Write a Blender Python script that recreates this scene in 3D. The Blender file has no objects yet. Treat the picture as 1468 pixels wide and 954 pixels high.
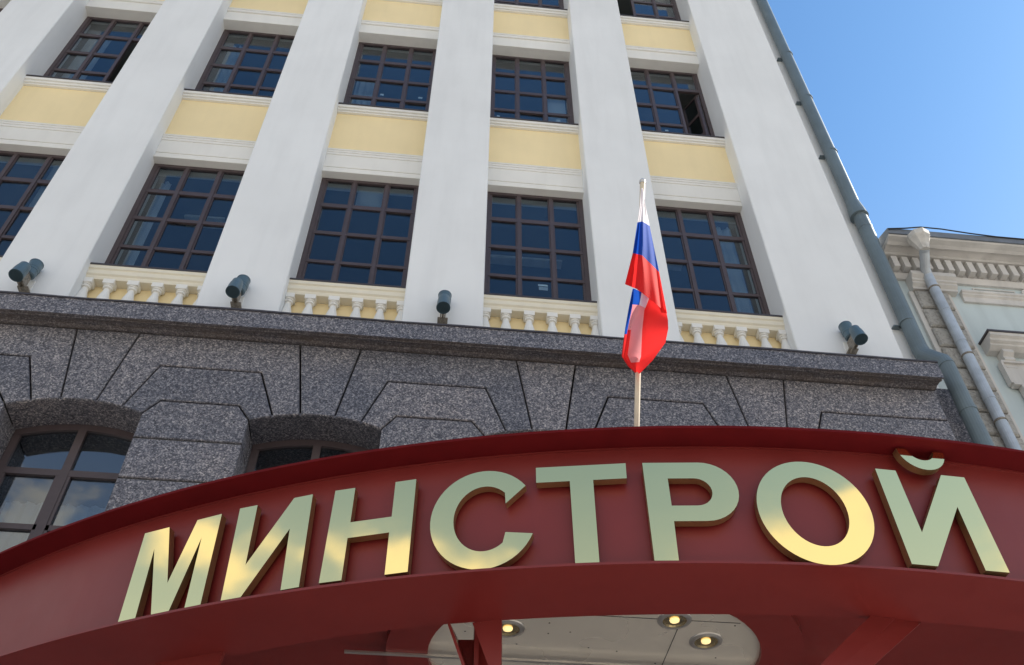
import bpy, bmesh, math, random
from mathutils import Vector
random.seed(7)
scene = bpy.context.scene
COL = scene.collection

# ------------------------------------------------------------------ camera, sky, sun, exposure
EYE = 1.6                                   # camera height above the pavement
F_PX, PW, PH = 1350.0, 1468.0, 954.0        # focal length in photo pixels, photo size
YAW, PITCH, ROLL = 0.0986, 0.8168, 0.0021
CAM_Y = -7.6005
def cam_axes():
    cy, sy = math.cos(YAW), math.sin(YAW)
    f0, r0, u0 = Vector((sy, cy, 0)), Vector((cy, -sy, 0)), Vector((0, 0, 1))
    cp, sp = math.cos(PITCH), math.sin(PITCH)
    f = f0*cp + u0*sp; u = u0*cp - f0*sp
    cr, sr = math.cos(ROLL), math.sin(ROLL)
    return r0*cr + u*sr, u*cr - r0*sr, f
AR, AU, AF = cam_axes()
camd = bpy.data.cameras.new('camera'); cam = bpy.data.objects.new('camera', camd); COL.objects.link(cam)
camd.sensor_fit = 'HORIZONTAL'; camd.sensor_width = 36.0; camd.lens = 36.0*F_PX/PW
camd.clip_start = 0.05; camd.clip_end = 3000
from mathutils import Matrix
cam.matrix_world = Matrix(((AR.x, AU.x, -AF.x, 0), (AR.y, AU.y, -AF.y, CAM_Y), (AR.z, AU.z, -AF.z, EYE), (0, 0, 0, 1)))
scene.camera = cam

SUN_EL, SUN_ROT = math.radians(39), math.radians(78)      # clockwise from +Y: to the right, a little behind the facade
sund = Vector((math.sin(SUN_ROT)*math.cos(SUN_EL), math.cos(SUN_ROT)*math.cos(SUN_EL), math.sin(SUN_EL)))
world = bpy.data.worlds.new('World'); scene.world = world; world.use_nodes = True
def build_world():
    nt = world.node_tree; N, L = nt.nodes, nt.links
    bg = N['Background']; bg.inputs['Strength'].default_value = 0.12
    sky = N.new('ShaderNodeTexSky'); sky.sky_type = 'NISHITA'; sky.sun_disc = False
    sky.sun_elevation = SUN_EL; sky.sun_rotation = SUN_ROT
    sky.altitude = 100; sky.air_density = 1.0; sky.dust_density = 0.35; sky.ozone_density = 1.0
    # scattered cumulus low over the horizon, thinning out upwards
    tc = N.new('ShaderNodeTexCoord'); sep = N.new('ShaderNodeSeparateXYZ'); L.new(tc.outputs['Generated'], sep.inputs[0])
    mp = N.new('ShaderNodeMapping'); mp.inputs['Scale'].default_value = (1, 1, 1.7); mp.inputs['Location'].default_value = (5.3, 1.7, 0.2)
    L.new(tc.outputs['Generated'], mp.inputs[0])
    ns = N.new('ShaderNodeTexNoise'); ns.inputs['Scale'].default_value = 4.6; ns.inputs['Detail'].default_value = 7; ns.inputs['Roughness'].default_value = 0.52
    L.new(mp.outputs[0], ns.inputs['Vector'])
    el = N.new('ShaderNodeMapRange'); el.inputs['From Min'].default_value = 0.56; el.inputs['From Max'].default_value = 0.78
    el.inputs['To Min'].default_value = 0.0; el.inputs['To Max'].default_value = 0.35
    L.new(sep.outputs['Z'], el.inputs['Value'])
    sub = N.new('ShaderNodeMath'); sub.operation = 'SUBTRACT'; L.new(ns.outputs['Fac'], sub.inputs[0]); L.new(el.outputs[0], sub.inputs[1])
    cr = N.new('ShaderNodeMapRange'); cr.interpolation_type = 'SMOOTHSTEP'
    cr.inputs['From Min'].default_value = 0.485; cr.inputs['From Max'].default_value = 0.55
    L.new(sub.outputs[0], cr.inputs['Value'])
    mix = N.new('ShaderNodeMixRGB'); L.new(cr.outputs[0], mix.inputs[0]); tint = N.new('ShaderNodeMixRGB'); tint.blend_type = 'MULTIPLY'; tint.inputs[0].default_value = 1; tint.inputs[2].default_value = (0.60, 0.88, 1.03, 1)
    L.new(sky.outputs[0], tint.inputs[1])
    hz = N.new('ShaderNodeMapRange'); hz.interpolation_type = 'SMOOTHSTEP'; hz.inputs['From Min'].default_value = 0.84; hz.inputs['From Max'].default_value = 0.0
    hz.inputs['To Min'].default_value = 0.0; hz.inputs['To Max'].default_value = 0.95
    L.new(sep.outputs['Z'], hz.inputs['Value'])                     # summer haze whitening towards the horizon
    hm = N.new('ShaderNodeMixRGB'); L.new(hz.outputs[0], hm.inputs[0]); L.new(tint.outputs[0], hm.inputs[1]); hm.inputs[2].default_value = (4.3, 4.25, 3.9, 1)
    L.new(hm.outputs[0], mix.inputs[1])
    mix.inputs[2].default_value = (5.0, 4.6, 4.0, 1)
    L.new(mix.outputs[0], bg.inputs['Color'])
build_world()
sl = bpy.data.lights.new('sun', 'SUN'); sl.energy = 5.0; sl.angle = math.radians(0.53); sl.color = (1, 0.93, 0.82)
so = bpy.data.objects.new('sun', sl); COL.objects.link(so); so.location = (20, 8, 30)
so.rotation_euler = (-sund).to_track_quat('-Z', 'Y').to_euler()
vs = scene.view_settings; vs.view_transform = 'Standard'; vs.look = 'None'; vs.gamma = 1; vs.exposure = 0.9; vs.use_curve_mapping = False

# ------------------------------------------------------------------ helpers (all coordinates relative to the camera's height; EYE is added when linking)
def ray(px, py): return AF + AR*((px-PW/2)/F_PX) - AU*((py-PH/2)/F_PX)
CAMP = Vector((0, CAM_Y, 0))
def onY(px, py, Y):
    d = ray(px, py); return CAMP + d*((Y-CAM_Y)/d.y)
def onZ(px, py, Z):
    d = ray(px, py); return CAMP + d*(Z/d.z)
UP = Vector((0, 0, EYE))
WL = {}
def thing(name, base, label, cat, group=None):
    o = bpy.data.objects.new(name, None); COL.objects.link(o); o.location = Vector(base)+UP; o.empty_display_size = 0.2
    o['label'] = label; o['category'] = cat
    if group: o['group'] = group
    WL[o.name] = Vector(base)
    return o
def mesh_of(name, V, F, mat, smooth=False, mats=None, fm=None):
    me = bpy.data.meshes.new(name); me.from_pydata([tuple(v) for v in V], [], F)
    if mats:
        for m in mats: me.materials.append(m)
        for i, k in enumerate(fm): me.polygons[i].material_index = k
    elif mat: me.materials.append(mat)
    if smooth:
        for p in me.polygons: p.use_smooth = True
    return me
def link(name, me, parent=None, base=None):
    o = bpy.data.objects.new(name, me); COL.objects.link(o)
    if parent is not None:
        o.parent = parent
    return o
def obj(name, VF, mat, parent=None, smooth=False, mats=None, fm=None, fix=True):
    """mesh object; vertices given in the camera-height frame, stored local to its top-level thing"""
    V, F = VF
    root = parent
    while root is not None and root.parent is not None: root = root.parent
    off = WL[root.name] if root is not None else -UP
    me = mesh_of(name, [Vector(v)-off for v in V], F, mat, smooth, mats, fm)
    if fix:
        bm = bmesh.new(); bm.from_mesh(me); bmesh.ops.recalc_face_normals(bm, faces=bm.faces); bm.to_mesh(me); bm.free()
    return link(name, me, parent)
def struct(name, VF, mat):
    o = obj(name, VF, mat); o['kind'] = 'structure'; return o
def join(*parts):
    V, F = [], []
    for v, f in parts:
        n = len(V); V += list(v); F += [tuple(i+n for i in q) for q in f]
    return V, F
def box(x0, x1, y0, y1, z0, z1):
    V = [(x, y, z) for z in (z0, z1) for y in (y0, y1) for x in (x0, x1)]
    return V, [(0,1,3,2),(4,6,7,5),(0,4,5,1),(2,3,7,6),(0,2,6,4),(1,5,7,3)]
def boxc(x0, x1, y0, y1, z0, z1, b=0.008):
    """box whose front (-Y) edges are chamfered by b"""
    V = [(x0+b,y0,z0+b),(x1-b,y0,z0+b),(x1-b,y0,z1-b),(x0+b,y0,z1-b),(x0,y0+b,z0),(x1,y0+b,z0),(x1,y0+b,z1),(x0,y0+b,z1),(x0,y1,z0),(x1,y1,z0),(x1,y1,z1),(x0,y1,z1)]
    F = [(0,1,2,3)] + [(i,(i+1)%4,(i+1)%4+4,i+4) for i in range(4)] + [(i+4,(i+1)%4+4,(i+1)%4+8,i+8) for i in range(4)] + [(8,9,10,11)]
    return V, F
def extr(poly, axis, a, b):
    """extrude a 2D polygon: axis 'x' -> poly is (y,z); 'y' -> (x,z); 'z' -> (x,y)"""
    def p(u, v, w): return {'x': (w, u, v), 'y': (u, w, v), 'z': (u, v, w)}[axis]
    n = len(poly)
    V = [p(u, v, a) for u, v in poly] + [p(u, v, b) for u, v in poly]
    F = [tuple(range(n)), tuple(range(2*n-1, n-1, -1))] + [(i, (i+1) % n, (i+1) % n+n, i+n) for i in range(n)]
    return V, F
def tube(pts, r, n=16, caps=True):
    pts = [Vector(p) for p in pts]; rr = r if isinstance(r, (list, tuple)) else [r]*len(pts)
    V, F = [], []; prev = None
    for i, p in enumerate(pts):
        t = (pts[min(i+1, len(pts)-1)] - pts[max(i-1, 0)]).normalized()
        a = prev if prev is not None else (Vector((0, 1, 0)) if abs(t.y) < 0.9 else Vector((1, 0, 0)))
        a = (a - t*a.dot(t)).normalized(); b = t.cross(a); prev = a
        for k in range(n):
            an = 2*math.pi*k/n; V.append(p + (a*math.cos(an)+b*math.sin(an))*rr[i])
    for i in range(len(pts)-1):
        for k in range(n):
            F.append((i*n+k, i*n+(k+1) % n, (i+1)*n+(k+1) % n, (i+1)*n+k))
    if caps: F += [tuple(range(n-1, -1, -1)), tuple(range((len(pts)-1)*n, len(pts)*n))]
    return V, F
def lathe(cx, cy, prof, n=20):
    V, F = [], []
    for r, z in prof:
        for k in range(n):
            a = 2*math.pi*k/n; V.append((cx+r*math.cos(a), cy+r*math.sin(a), z))
    for i in range(len(prof)-1):
        for k in range(n): F.append((i*n+k, i*n+(k+1) % n, (i+1)*n+(k+1) % n, (i+1)*n+k))
    F += [tuple(range(n-1, -1, -1)), tuple(range((len(prof)-1)*n, len(prof)*n))]
    return V, F
def area2(P): return sum(P[i][0]*P[(i+1) % len(P)][1]-P[(i+1) % len(P)][0]*P[i][1] for i in range(len(P)))/2
def inset(P, d):
    """miter offset of a simple polygon inwards by d"""
    if area2(P) < 0: P = P[::-1]
    out = []; n = len(P)
    for i in range(n):
        a, b, c = Vector(P[i-1]), Vector(P[i]), Vector(P[(i+1) % n])
        e1, e2 = (b-a).normalized(), (c-b).normalized()
        n1, n2 = Vector((-e1.y, e1.x)), Vector((-e2.y, e2.x))
        m = n1+n2; k = max(0.35, 1+n1.dot(n2)); out.append(tuple(b + m*(d/k)))
    return out
def stone(P, y0, y1, gap=0.009, ch=0.009):
    """stone slab: polygon in (x,z), face at y0 with chamfered arrises, back at y1"""
    A = inset(P, gap); B = inset(P, gap+ch); n = len(A)
    V = [(x, y0, z) for x, z in B] + [(x, y0+ch, z) for x, z in A] + [(x, y1, z) for x, z in A]
    F = [tuple(range(n))] + [(i, (i+1) % n, (i+1) % n+n, i+n) for i in range(n)] + [(i+n, (i+1) % n+n, (i+1) % n+2*n, i+2*n) for i in range(n)] + [tuple(range(3*n-1, 2*n-1, -1))]
    return V, F

# ------------------------------------------------------------------ materials
def mat(name, build):
    m = bpy.data.materials.new(name); m.use_nodes = True
    N, L = m.node_tree.nodes, m.node_tree.links
    b = N['Principled BSDF']; build(N, L, b); return m
def coords(N, L, scale=1.0, kind='Object'):
    t = N.new('ShaderNodeTexCoord'); mp = N.new('ShaderNodeMapping'); L.new(t.outputs[kind], mp.inputs[0])
    mp.inputs['Scale'].default_value = scale if isinstance(scale, tuple) else (scale,)*3
    return mp.outputs[0]
def noise(N, L, vec, sc, det=4, ro=0.55):
    n = N.new('ShaderNodeTexNoise'); n.inputs['Scale'].default_value = sc; n.inputs['Detail'].default_value = det; n.inputs['Roughness'].default_value = ro
    L.new(vec, n.inputs['Vector']); return n.outputs['Fac']
def ramp(N, L, fac, stops):
    r = N.new('ShaderNodeValToRGB'); e = r.color_ramp.elements
    while len(e) < len(stops): e.new(0.5)
    for i, (p, c) in enumerate(stops): e[i].position = p; e[i].color = (*c, 1)
    L.new(fac, r.inputs[0]); return r.outputs[0]
def bump(N, L, b, h, st, dist=0.01):
    n = N.new('ShaderNodeBump'); n.inputs['Strength'].default_value = st; n.inputs['Distance'].default_value = dist
    L.new(h, n.inputs['Height']); L.new(n.outputs[0], b.inputs['Normal'])
def mixc(N, L, fac, a, c, mode='MIX'):
    m = N.new('ShaderNodeMixRGB'); m.blend_type = mode
    for s, v in ((0, fac), (1, a), (2, c)):
        if isinstance(v, (int, float)): m.inputs[s].default_value = v
        elif isinstance(v, tuple): m.inputs[s].default_value = (*v, 1)
        else: L.new(v, m.inputs[s])
    return m.outputs[0]
def plaster(name, c, var=0.03, streak=0.035):
    def f(N, L, b):
        v = coords(N, L, 1.0)
        n1 = noise(N, L, v, 0.55, 5); n2 = noise(N, L, coords(N, L, (3.0, 3.0, 0.35)), 1.6, 4); n3 = noise(N, L, v, 60, 3)
        lo = tuple(x*(1-var*2) for x in c); hi = tuple(min(1, x*(1+var)) for x in c)
        col = ramp(N, L, n1, [(0.3, lo), (0.7, hi)])
        col = mixc(N, L, ramp(N, L, n2, [(0.45, (0, 0, 0)), (0.8, (streak*3,)*3)]), col, tuple(x*0.72 for x in c))
        L.new(col, b.inputs['Base Color']); b.inputs['Roughness'].default_value = 0.85
        bump(N, L, b, n3, 0.25, 0.004)
    return mat(name, f)
M_WHITE = plaster('white plaster', (0.82, 0.835, 0.84), 0.035, 0.08)
M_TRIM = plaster('white trim', (0.82, 0.81, 0.77), 0.05, 0.08)
M_CREAM = plaster('cream trim', (0.80, 0.75, 0.62), 0.05, 0.08)
M_YELLOW = plaster('yellow plaster', (0.92, 0.76, 0.45), 0.05, 0.06)
M_NEIGH = plaster('pale blue plaster', (0.56, 0.64, 0.65), 0.08, 0.2)
M_NTRIM = plaster('old grey trim', (0.63, 0.61, 0.58), 0.12, 0.35)
M_QUOIN = plaster('weathered quoin', (0.56, 0.54, 0.50), 0.22, 0.4)
def rough_up(m):
    N, L = m.node_tree.nodes, m.node_tree.links; b = N['Principled BSDF']
    n = noise(N, L, coords(N, L, 1.0), 26, 6, 0.7); src = b.inputs['Base Color'].links[0].from_socket
    L.new(mixc(N, L, ramp(N, L, n, [(0.36, (0.7,)*3), (0.56, (0.0,)*3)]), src, (0.25, 0.235, 0.21)), b.inputs['Base Color']); bump(N, L, b, n, 0.9, 0.03)
rough_up(M_QUOIN)
M_ROOM = mat('office interior', lambda N, L, b: (b.inputs['Base Color'].__setattr__('default_value', (0.22, 0.22, 0.21, 1)), b.inputs['Roughness'].__setattr__('default_value', 0.9)))
def f_granite(N, L, b):
    v = coords(N, L, 1.0)
    vo = N.new('ShaderNodeTexVoronoi'); vo.inputs['Scale'].default_value = 78; vo.inputs['Randomness'].default_value = 1; L.new(v, vo.inputs['Vector'])
    sp = N.new('ShaderNodeSeparateColor'); L.new(vo.outputs['Color'], sp.inputs[0])
    c1 = ramp(N, L, sp.outputs[0], [(0.0, (0.07, 0.073, 0.085)), (0.40, (0.135, 0.141, 0.165)), (0.70, (0.22, 0.223, 0.245)), (1.0, (0.42, 0.41, 0.41))])
    n = noise(N, L, v, 34, 3, 0.7)
    c2 = ramp(N, L, n, [(0.35, (0.45, 0.45, 0.5)), (0.65, (1.25, 1.22, 1.2))])
    c = mixc(N, L, 1.0, c1, c2, 'MULTIPLY')
    big = noise(N, L, v, 1.1, 3)
    c = mixc(N, L, 1.0, c, ramp(N, L, big, [(0.3, (0.85, 0.87, 0.92)), (0.7, (1.1, 1.06, 1.03))]), 'MULTIPLY')
    oi = N.new('ShaderNodeObjectInfo')                       # every block came from its own slab
    c = mixc(N, L, 1.0, c, ramp(N, L, oi.outputs['Random'], [(0.0, (0.80, 0.81, 0.84)), (0.5, (0.98, 0.97, 0.97)), (1.0, (1.14, 1.10, 1.07))]), 'MULTIPLY')
    L.new(c, b.inputs['Base Color']); b.inputs['Roughness'].default_value = 0.6
    bump(N, L, b, sp.outputs[0], 0.35, 0.004)
M_GRAN = mat('grey granite', f_granite)
def f_gdirt(N, L, b):
    f_granite(N, L, b)
    src = b.inputs['Base Color'].links[0].from_socket
    n = noise(N, L, coords(N, L, (1.2, 6, 6)), 1.5, 5)
    c = mixc(N, L, ramp(N, L, n, [(0.35, (0.15,)*3), (0.65, (0.65,)*3)]), src, (0.15, 0.115, 0.09))
    L.new(c, b.inputs['Base Color'])
M_GDIRT = mat('stained granite', f_gdirt)
def flat(name, c, rough=0.5, metal=0.0, nsc=8, var=0.1, bmp=0.0):
    def f(N, L, b):
        v = coords(N, L, 1.0); n = noise(N, L, v, nsc, 4)
        L.new(ramp(N, L, n, [(0.3, tuple(x*(1-var) for x in c)), (0.7, tuple(min(1, x*(1+var)) for x in c))]), b.inputs['Base Color'])
        b.inputs['Roughness'].default_value = rough; b.inputs['Metallic'].default_value = metal
        if bmp: bump(N, L, b, n, bmp, 0.01)
    return mat(name, f)
M_JOINT = flat('dark mortar', (0.075, 0.072, 0.07), 0.95)
M_FRAME = flat('brown window frame', (0.075, 0.055, 0.058), 0.45)
M_FLASH = flat('brown metal flashing', (0.05, 0.042, 0.045), 0.45)
M_PIPE = flat('green grey pipe paint', (0.135, 0.175, 0.195), 0.42, 0.0, 3, 0.12)
M_ZINC = flat('weathered zinc', (0.45, 0.49, 0.53), 0.45, 0.35, 5, 0.16)
M_SPOT = flat('dark green lamp paint', (0.085, 0.135, 0.165), 0.35)
M_BLACK = flat('black lamp mouth', (0.006, 0.007, 0.008), 0.5)
M_BRKT = flat('rusty bracket', (0.25, 0.22, 0.18), 0.7, 0.1, 40, 0.4)
def f_red(N, L, b):
    v = coords(N, L, 1.0); n = noise(N, L, v, 1.6, 5)
    L.new(ramp(N, L, n, [(0.3, (0.172, 0.017, 0.015)), (0.7, (0.205, 0.022, 0.019))]), b.inputs['Base Color'])
    r = noise(N, L, v, 6, 5); mr = N.new('ShaderNodeMapRange'); mr.inputs['To Min'].default_value = 0.32; mr.inputs['To Max'].default_value = 0.5
    L.new(r, mr.inputs['Value']); L.new(mr.outputs[0], b.inputs['Roughness'])
    bump(N, L, b, noise(N, L, v, 3, 2), 0.06, 0.02)
M_RED = mat('dark red paint', f_red)
M_REDSHADE = flat('shaded red paint', (0.12, 0.005, 0.007), 0.75)  # matte, darker copy of the canopy red; top flange's underside shade painted into it
M_REDSHADE.node_tree.nodes['Principled BSDF'].inputs['Specular IOR Level'].default_value = 0.15
def f_gold(N, L, b):
    b.inputs['Base Color'].default_value = (1.0, 0.83, 0.38, 1); b.inputs['Metallic'].default_value = 1
    v = coords(N, L, 1.0); r = noise(N, L, v, 9, 6, 0.6)
    mr = N.new('ShaderNodeMapRange'); mr.inputs['To Min'].default_value = 0.02; mr.inputs['To Max'].default_value = 0.09
    L.new(r, mr.inputs['Value']); L.new(mr.outputs[0], b.inputs['Roughness'])
    bump(N, L, b, noise(N, L, v, 2.2, 2), 0.05, 0.03)
M_GOLD = mat('polished brass', f_gold)
def f_goldside(N, L, b):
    b.inputs['Base Color'].default_value = (0.46, 0.34, 0.17, 1); b.inputs['Metallic'].default_value = 0.9; b.inputs['Roughness'].default_value = 0.38
M_GSIDE = mat('tarnished brass', f_goldside)
def f_steel(N, L, b):
    b.inputs['Base Color'].default_value = (0.80, 0.75, 0.66, 1); b.inputs['Metallic'].default_value = 0.45
    v = coords(N, L, (1, 1, 1)); n = noise(N, L, v, 1.5, 3)
    mr = N.new('ShaderNodeMapRange'); mr.inputs['To Min'].default_value = 0.18; mr.inputs['To Max'].default_value = 0.38
    L.new(n, mr.inputs['Value']); L.new(mr.outputs[0], b.inputs['Roughness'])
M_STEEL = mat('brushed steel ceiling', f_steel)
M_ALU = flat('aluminium', (0.6, 0.58, 0.55), 0.35, 0.8)
def glass(name, tint=(0.75, 0.82, 0.86), ior=1.5):
    m = bpy.data.materials.new(name); m.use_nodes = True; N, L = m.node_tree.nodes, m.node_tree.links; N.clear()
    o = N.new('ShaderNodeOutputMaterial'); t = N.new('ShaderNodeBsdfTransparent'); t.inputs[0].default_value = (*tint, 1)
    g = N.new('ShaderNodeBsdfGlossy'); g.inputs['Roughness'].default_value = 0.0; g.inputs[0].default_value = (0.95, 0.97, 1, 1)
    fr = N.new('ShaderNodeFresnel')
    ge = N.new('ShaderNodeNewGeometry'); mi = N.new('ShaderNodeMapRange'); mi.inputs['To Min'].default_value = ior; mi.inputs['To Max'].default_value = 1/ior
    L.new(ge.outputs['Backfacing'], mi.inputs['Value']); L.new(mi.outputs[0], fr.inputs['IOR'])      # a thin sheet reflects alike from either side
    tc = N.new('ShaderNodeTexCoord'); nz = N.new('ShaderNodeTexNoise'); nz.inputs['Scale'].default_value = 1.7; nz.inputs['Detail'].default_value = 1
    L.new(tc.outputs['Object'], nz.inputs['Vector'])
    bp = N.new('ShaderNodeBump'); bp.inputs['Strength'].default_value = 0.05; bp.inputs['Distance'].default_value = 0.02; L.new(nz.outputs[0], bp.inputs['Height'])
    L.new(bp.outputs[0], g.inputs['Normal'])
    mx = N.new('ShaderNodeMixShader'); L.new(fr.outputs[0], mx.inputs[0]); L.new(t.outputs[0], mx.inputs[1]); L.new(g.outputs[0], mx.inputs[2]); L.new(mx.outputs[0], o.inputs[0])
    return m
M_GLASS = glass('window glass', ior=1.56)
M_GLASS2 = glass('coated glass', (0.66, 0.74, 0.80), 2.0)
def cloth(name, c, tr=0.45):
    m = bpy.data.materials.new(name); m.use_nodes = True; N, L = m.node_tree.nodes, m.node_tree.links
    b = N['Principled BSDF']; b.inputs['Base Color'].default_value = (*c, 1); b.inputs['Roughness'].default_value = 0.75; b.inputs['Specular IOR Level'].default_value = 0.12
    t = N.new('ShaderNodeBsdfTranslucent'); t.inputs[0].default_value = (*c, 1)
    mx = N.new('ShaderNodeMixShader'); mx.inputs[0].default_value = tr
    L.new(b.outputs[0], mx.inputs[1]); L.new(t.outputs[0], mx.inputs[2]); L.new(mx.outputs[0], N['Material Output'].inputs[0])
    return m
M_FW, M_FB, M_FR = cloth('flag white', (0.82, 0.80, 0.84)), cloth('flag blue', (0.015, 0.09, 0.50)), cloth('flag red', (0.80, 0.035, 0.035))
M_FP = cloth('flag white over red', (0.80, 0.33, 0.36))
M_CURT = cloth('curtain', (0.62, 0.64, 0.66), 0.35)
M_PAPER = flat('white paper', (0.8, 0.8, 0.78), 0.8)
def f_pave(N, L, b):
    v = coords(N, L, 1.0); br = N.new('ShaderNodeTexBrick'); L.new(v, br.inputs['Vector']); br.inputs['Scale'].default_value = 1.0
    br.inputs['Color1'].default_value = (0.50, 0.47, 0.42, 1); br.inputs['Color2'].default_value = (0.44, 0.41, 0.37, 1); br.inputs['Mortar'].default_value = (0.12, 0.11, 0.1, 1)
    br.inputs['Mortar Size'].default_value = 0.008; br.inputs['Brick Width'].default_value = 0.6; br.inputs['Row Height'].default_value = 0.3
    L.new(br.outputs['Color'], b.inputs['Base Color']); b.inputs['Roughness'].default_value = 0.85
M_PAVE = mat('paving slabs', f_pave)
M_ASPH = flat('asphalt', (0.055, 0.055, 0.057), 0.9, 0, 30, 0.25, 0.3)

# ------------------------------------------------------------------ ground
G = -EYE
struct('ground', box(-900, 900, -900, 900, G-0.5, G-0.124), M_PAVE)
struct('road', box(-400, 400, -26, -14, G-0.124, G-0.12), M_ASPH)
struct('pavement', box(-400, 400, -14, 0.4, G-0.1239, G), M_PAVE)

# ------------------------------------------------------------------ the office building
X0, B, PWID = -7.7594, 2.4, 0.9618
PL = [X0 + B*i for i in range(-1, 6)]                      # left edges of pilasters P-1..P5
PRt = [x + PWID for x in PL[:-1]] + [5.580]
BAYS = [(PRt[i], PL[i+1]) for i in range(6)]               # openings between the pilasters
S1, S2, S3 = 8.945, 13.367, 17.621
TOP = 20.75
bld = thing('office_building', (0, 3, G), 'white office building with tall pilasters, yellow panels and dark granite base', 'building')
WALLX0 = PL[0]-1.4
# pilasters
for i, (a, b) in enumerate(zip(PL, PRt)):
    obj('pilaster', boxc(a, b, 0.0, 0.70, 7.45, TOP, 0.012), M_WHITE, bld)
obj('side_wall', box(5.580, 5.99, 0.17, 6.0, 7.742, TOP), M_WHITE, bld)
obj('side_wall', box(WALLX0, PL[0], 0.17, 0.7, 7.45, TOP), M_WHITE, bld)
obj('roof_parapet', extr([(-0.25, TOP), (-0.45, TOP+0.3), (-0.45, TOP+0.5), (6.0, TOP+0.5), (6.0, TOP)], 'x', WALLX0, 6.1), M_WHITE, bld)
# rooms: slabs, back wall, partitions (seen only through the glass)
for za, zb in ((7.42, 7.52), (11.62, 12.9), (16.1, 17.2), (20.4, 20.7)):
    obj('floor_slab', box(WALLX0, 5.57, 0.56, 5.6, za, zb), M_ROOM, bld)
obj('interior_wall', box(WALLX0, 5.57, 5.6, 5.8, 1.0, TOP), M_ROOM, bld)
for i in range(1, 7):
    x = (PL[i]+PRt[i])/2 if i < 6 else 5.3
    obj('interior_wall', box(x-0.06, x+0.06, 0.72, 5.59, 7.53, 20.39), M_ROOM, bld)

def mould(x0, x1, prof, m, parent, name):
    return obj(name, extr(prof, 'x', x0, x1), m, parent)
YB = 0.62
def spandrel(x0, x1, zt, items, panel):
    """items: list of (y_front, z0, z1, material, name); one recessed yellow panel"""
    p = obj('spandrel_panel', box(x0, x1, panel[0], YB, panel[1], panel[2]), M_YELLOW, bld)
    for y, a, b, m, nm in items:
        obj(nm, boxc(x0, x1, y, YB-0.003, a, b, 0.004), m, p)
E1, E2 = 0.0, 0.0
for k, (x0, x1) in enumerate(BAYS):
    # between first and second rows
    spandrel(x0, x1, S2, [(0.188, 13.337, 13.367, M_FLASH, 'sill_flashing'), (0.200, 13.272, 13.336, M_TRIM, 'sill'), (0.222, 13.222, 13.271, M_TRIM, 'sill_moulding'), (0.246, 13.185, 13.221, M_TRIM, 'sill_moulding'),
        (0.250, 12.105, 12.140, M_TRIM, 'moulding'), (0.258, 12.060, 12.104, M_TRIM, 'moulding'), (0.266, 12.005, 12.059, M_TRIM, 'moulding'), (0.276, 11.690, 12.004, M_TRIM, 'frieze_band'), (0.287, 11.675, 11.689, M_TRIM, 'groove'), (0.280, 11.572, 11.674, M_TRIM, 'lintel')],
        (0.285, 12.141, 13.184))
    spandrel(x0, x1, S3, [(0.188, 17.591, 17.621, M_FLASH, 'sill_flashing'), (0.200, 17.520, 17.590, M_TRIM, 'sill'), (0.222, 17.450, 17.519, M_TRIM, 'sill_moulding'), (0.246, 17.415, 17.449, M_TRIM, 'sill_moulding'),
        (0.258, 16.430, 16.470, M_TRIM, 'moulding'), (0.266, 16.360, 16.429, M_TRIM, 'moulding'), (0.290, 16.045, 16.359, M_TRIM, 'lintel')],
        (0.285, 16.471, 17.414))
    spandrel(x0, x1, TOP, [(0.258, 20.50, 20.56, M_TRIM, 'moulding'), (0.290, 20.30, 20.499, M_TRIM, 'lintel')], (0.285, 20.561, TOP-0.003))
    # balustrade under the first row
    bal = obj('balustrade', join(box(x0, x1, 0.285, YB, 7.46, 8.70), ), M_YELLOW, bld)
    obj('sill_flashing', box(x0, x1, 0.109, YB-0.003, 8.917, 8.945), M_FLASH, bal)
    obj('handrail', extr([(0.60, 8.916), (0.116, 8.916), (0.116, 8.865), (0.135, 8.850), (0.135, 8.835), (0.128, 8.825), (0.128, 8.775), (0.150, 8.755), (0.150, 8.735), (0.160, 8.703), (0.60, 8.703)], 'x', x0, x1), M_CREAM, bal)
    mid = (x0+x1)/2; pitch = 0.2865
    for j in range(6):
        xc = mid + (j-2.5)*pitch + 0.004
        if j in (0, 5): xc += 0.03 if j == 0 else -0.03
        prof = [(0.045, 7.95), (0.052, 8.10), (0.078, 8.24), (0.082, 8.31), (0.070, 8.40), (0.043, 8.52), (0.036, 8.565), (0.056, 8.572), (0.060, 8.59), (0.044, 8.60), (0.044, 8.608), (0.058, 8.612), (0.060, 8.63)]
        c0, c1 = max(xc-0.066, x0+0.002), min(xc+0.066, x1-0.002)
        v, f = lathe(xc, 0.205, prof, 18); v = [(min(max(x, x0+0.002), x1-0.002), y, z) for x, y, z in v]
        o = obj('baluster', join((v, f), box(c0, c1, 0.139, 0.271, 8.629, 8.702)), M_TRIM, bal)

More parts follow.
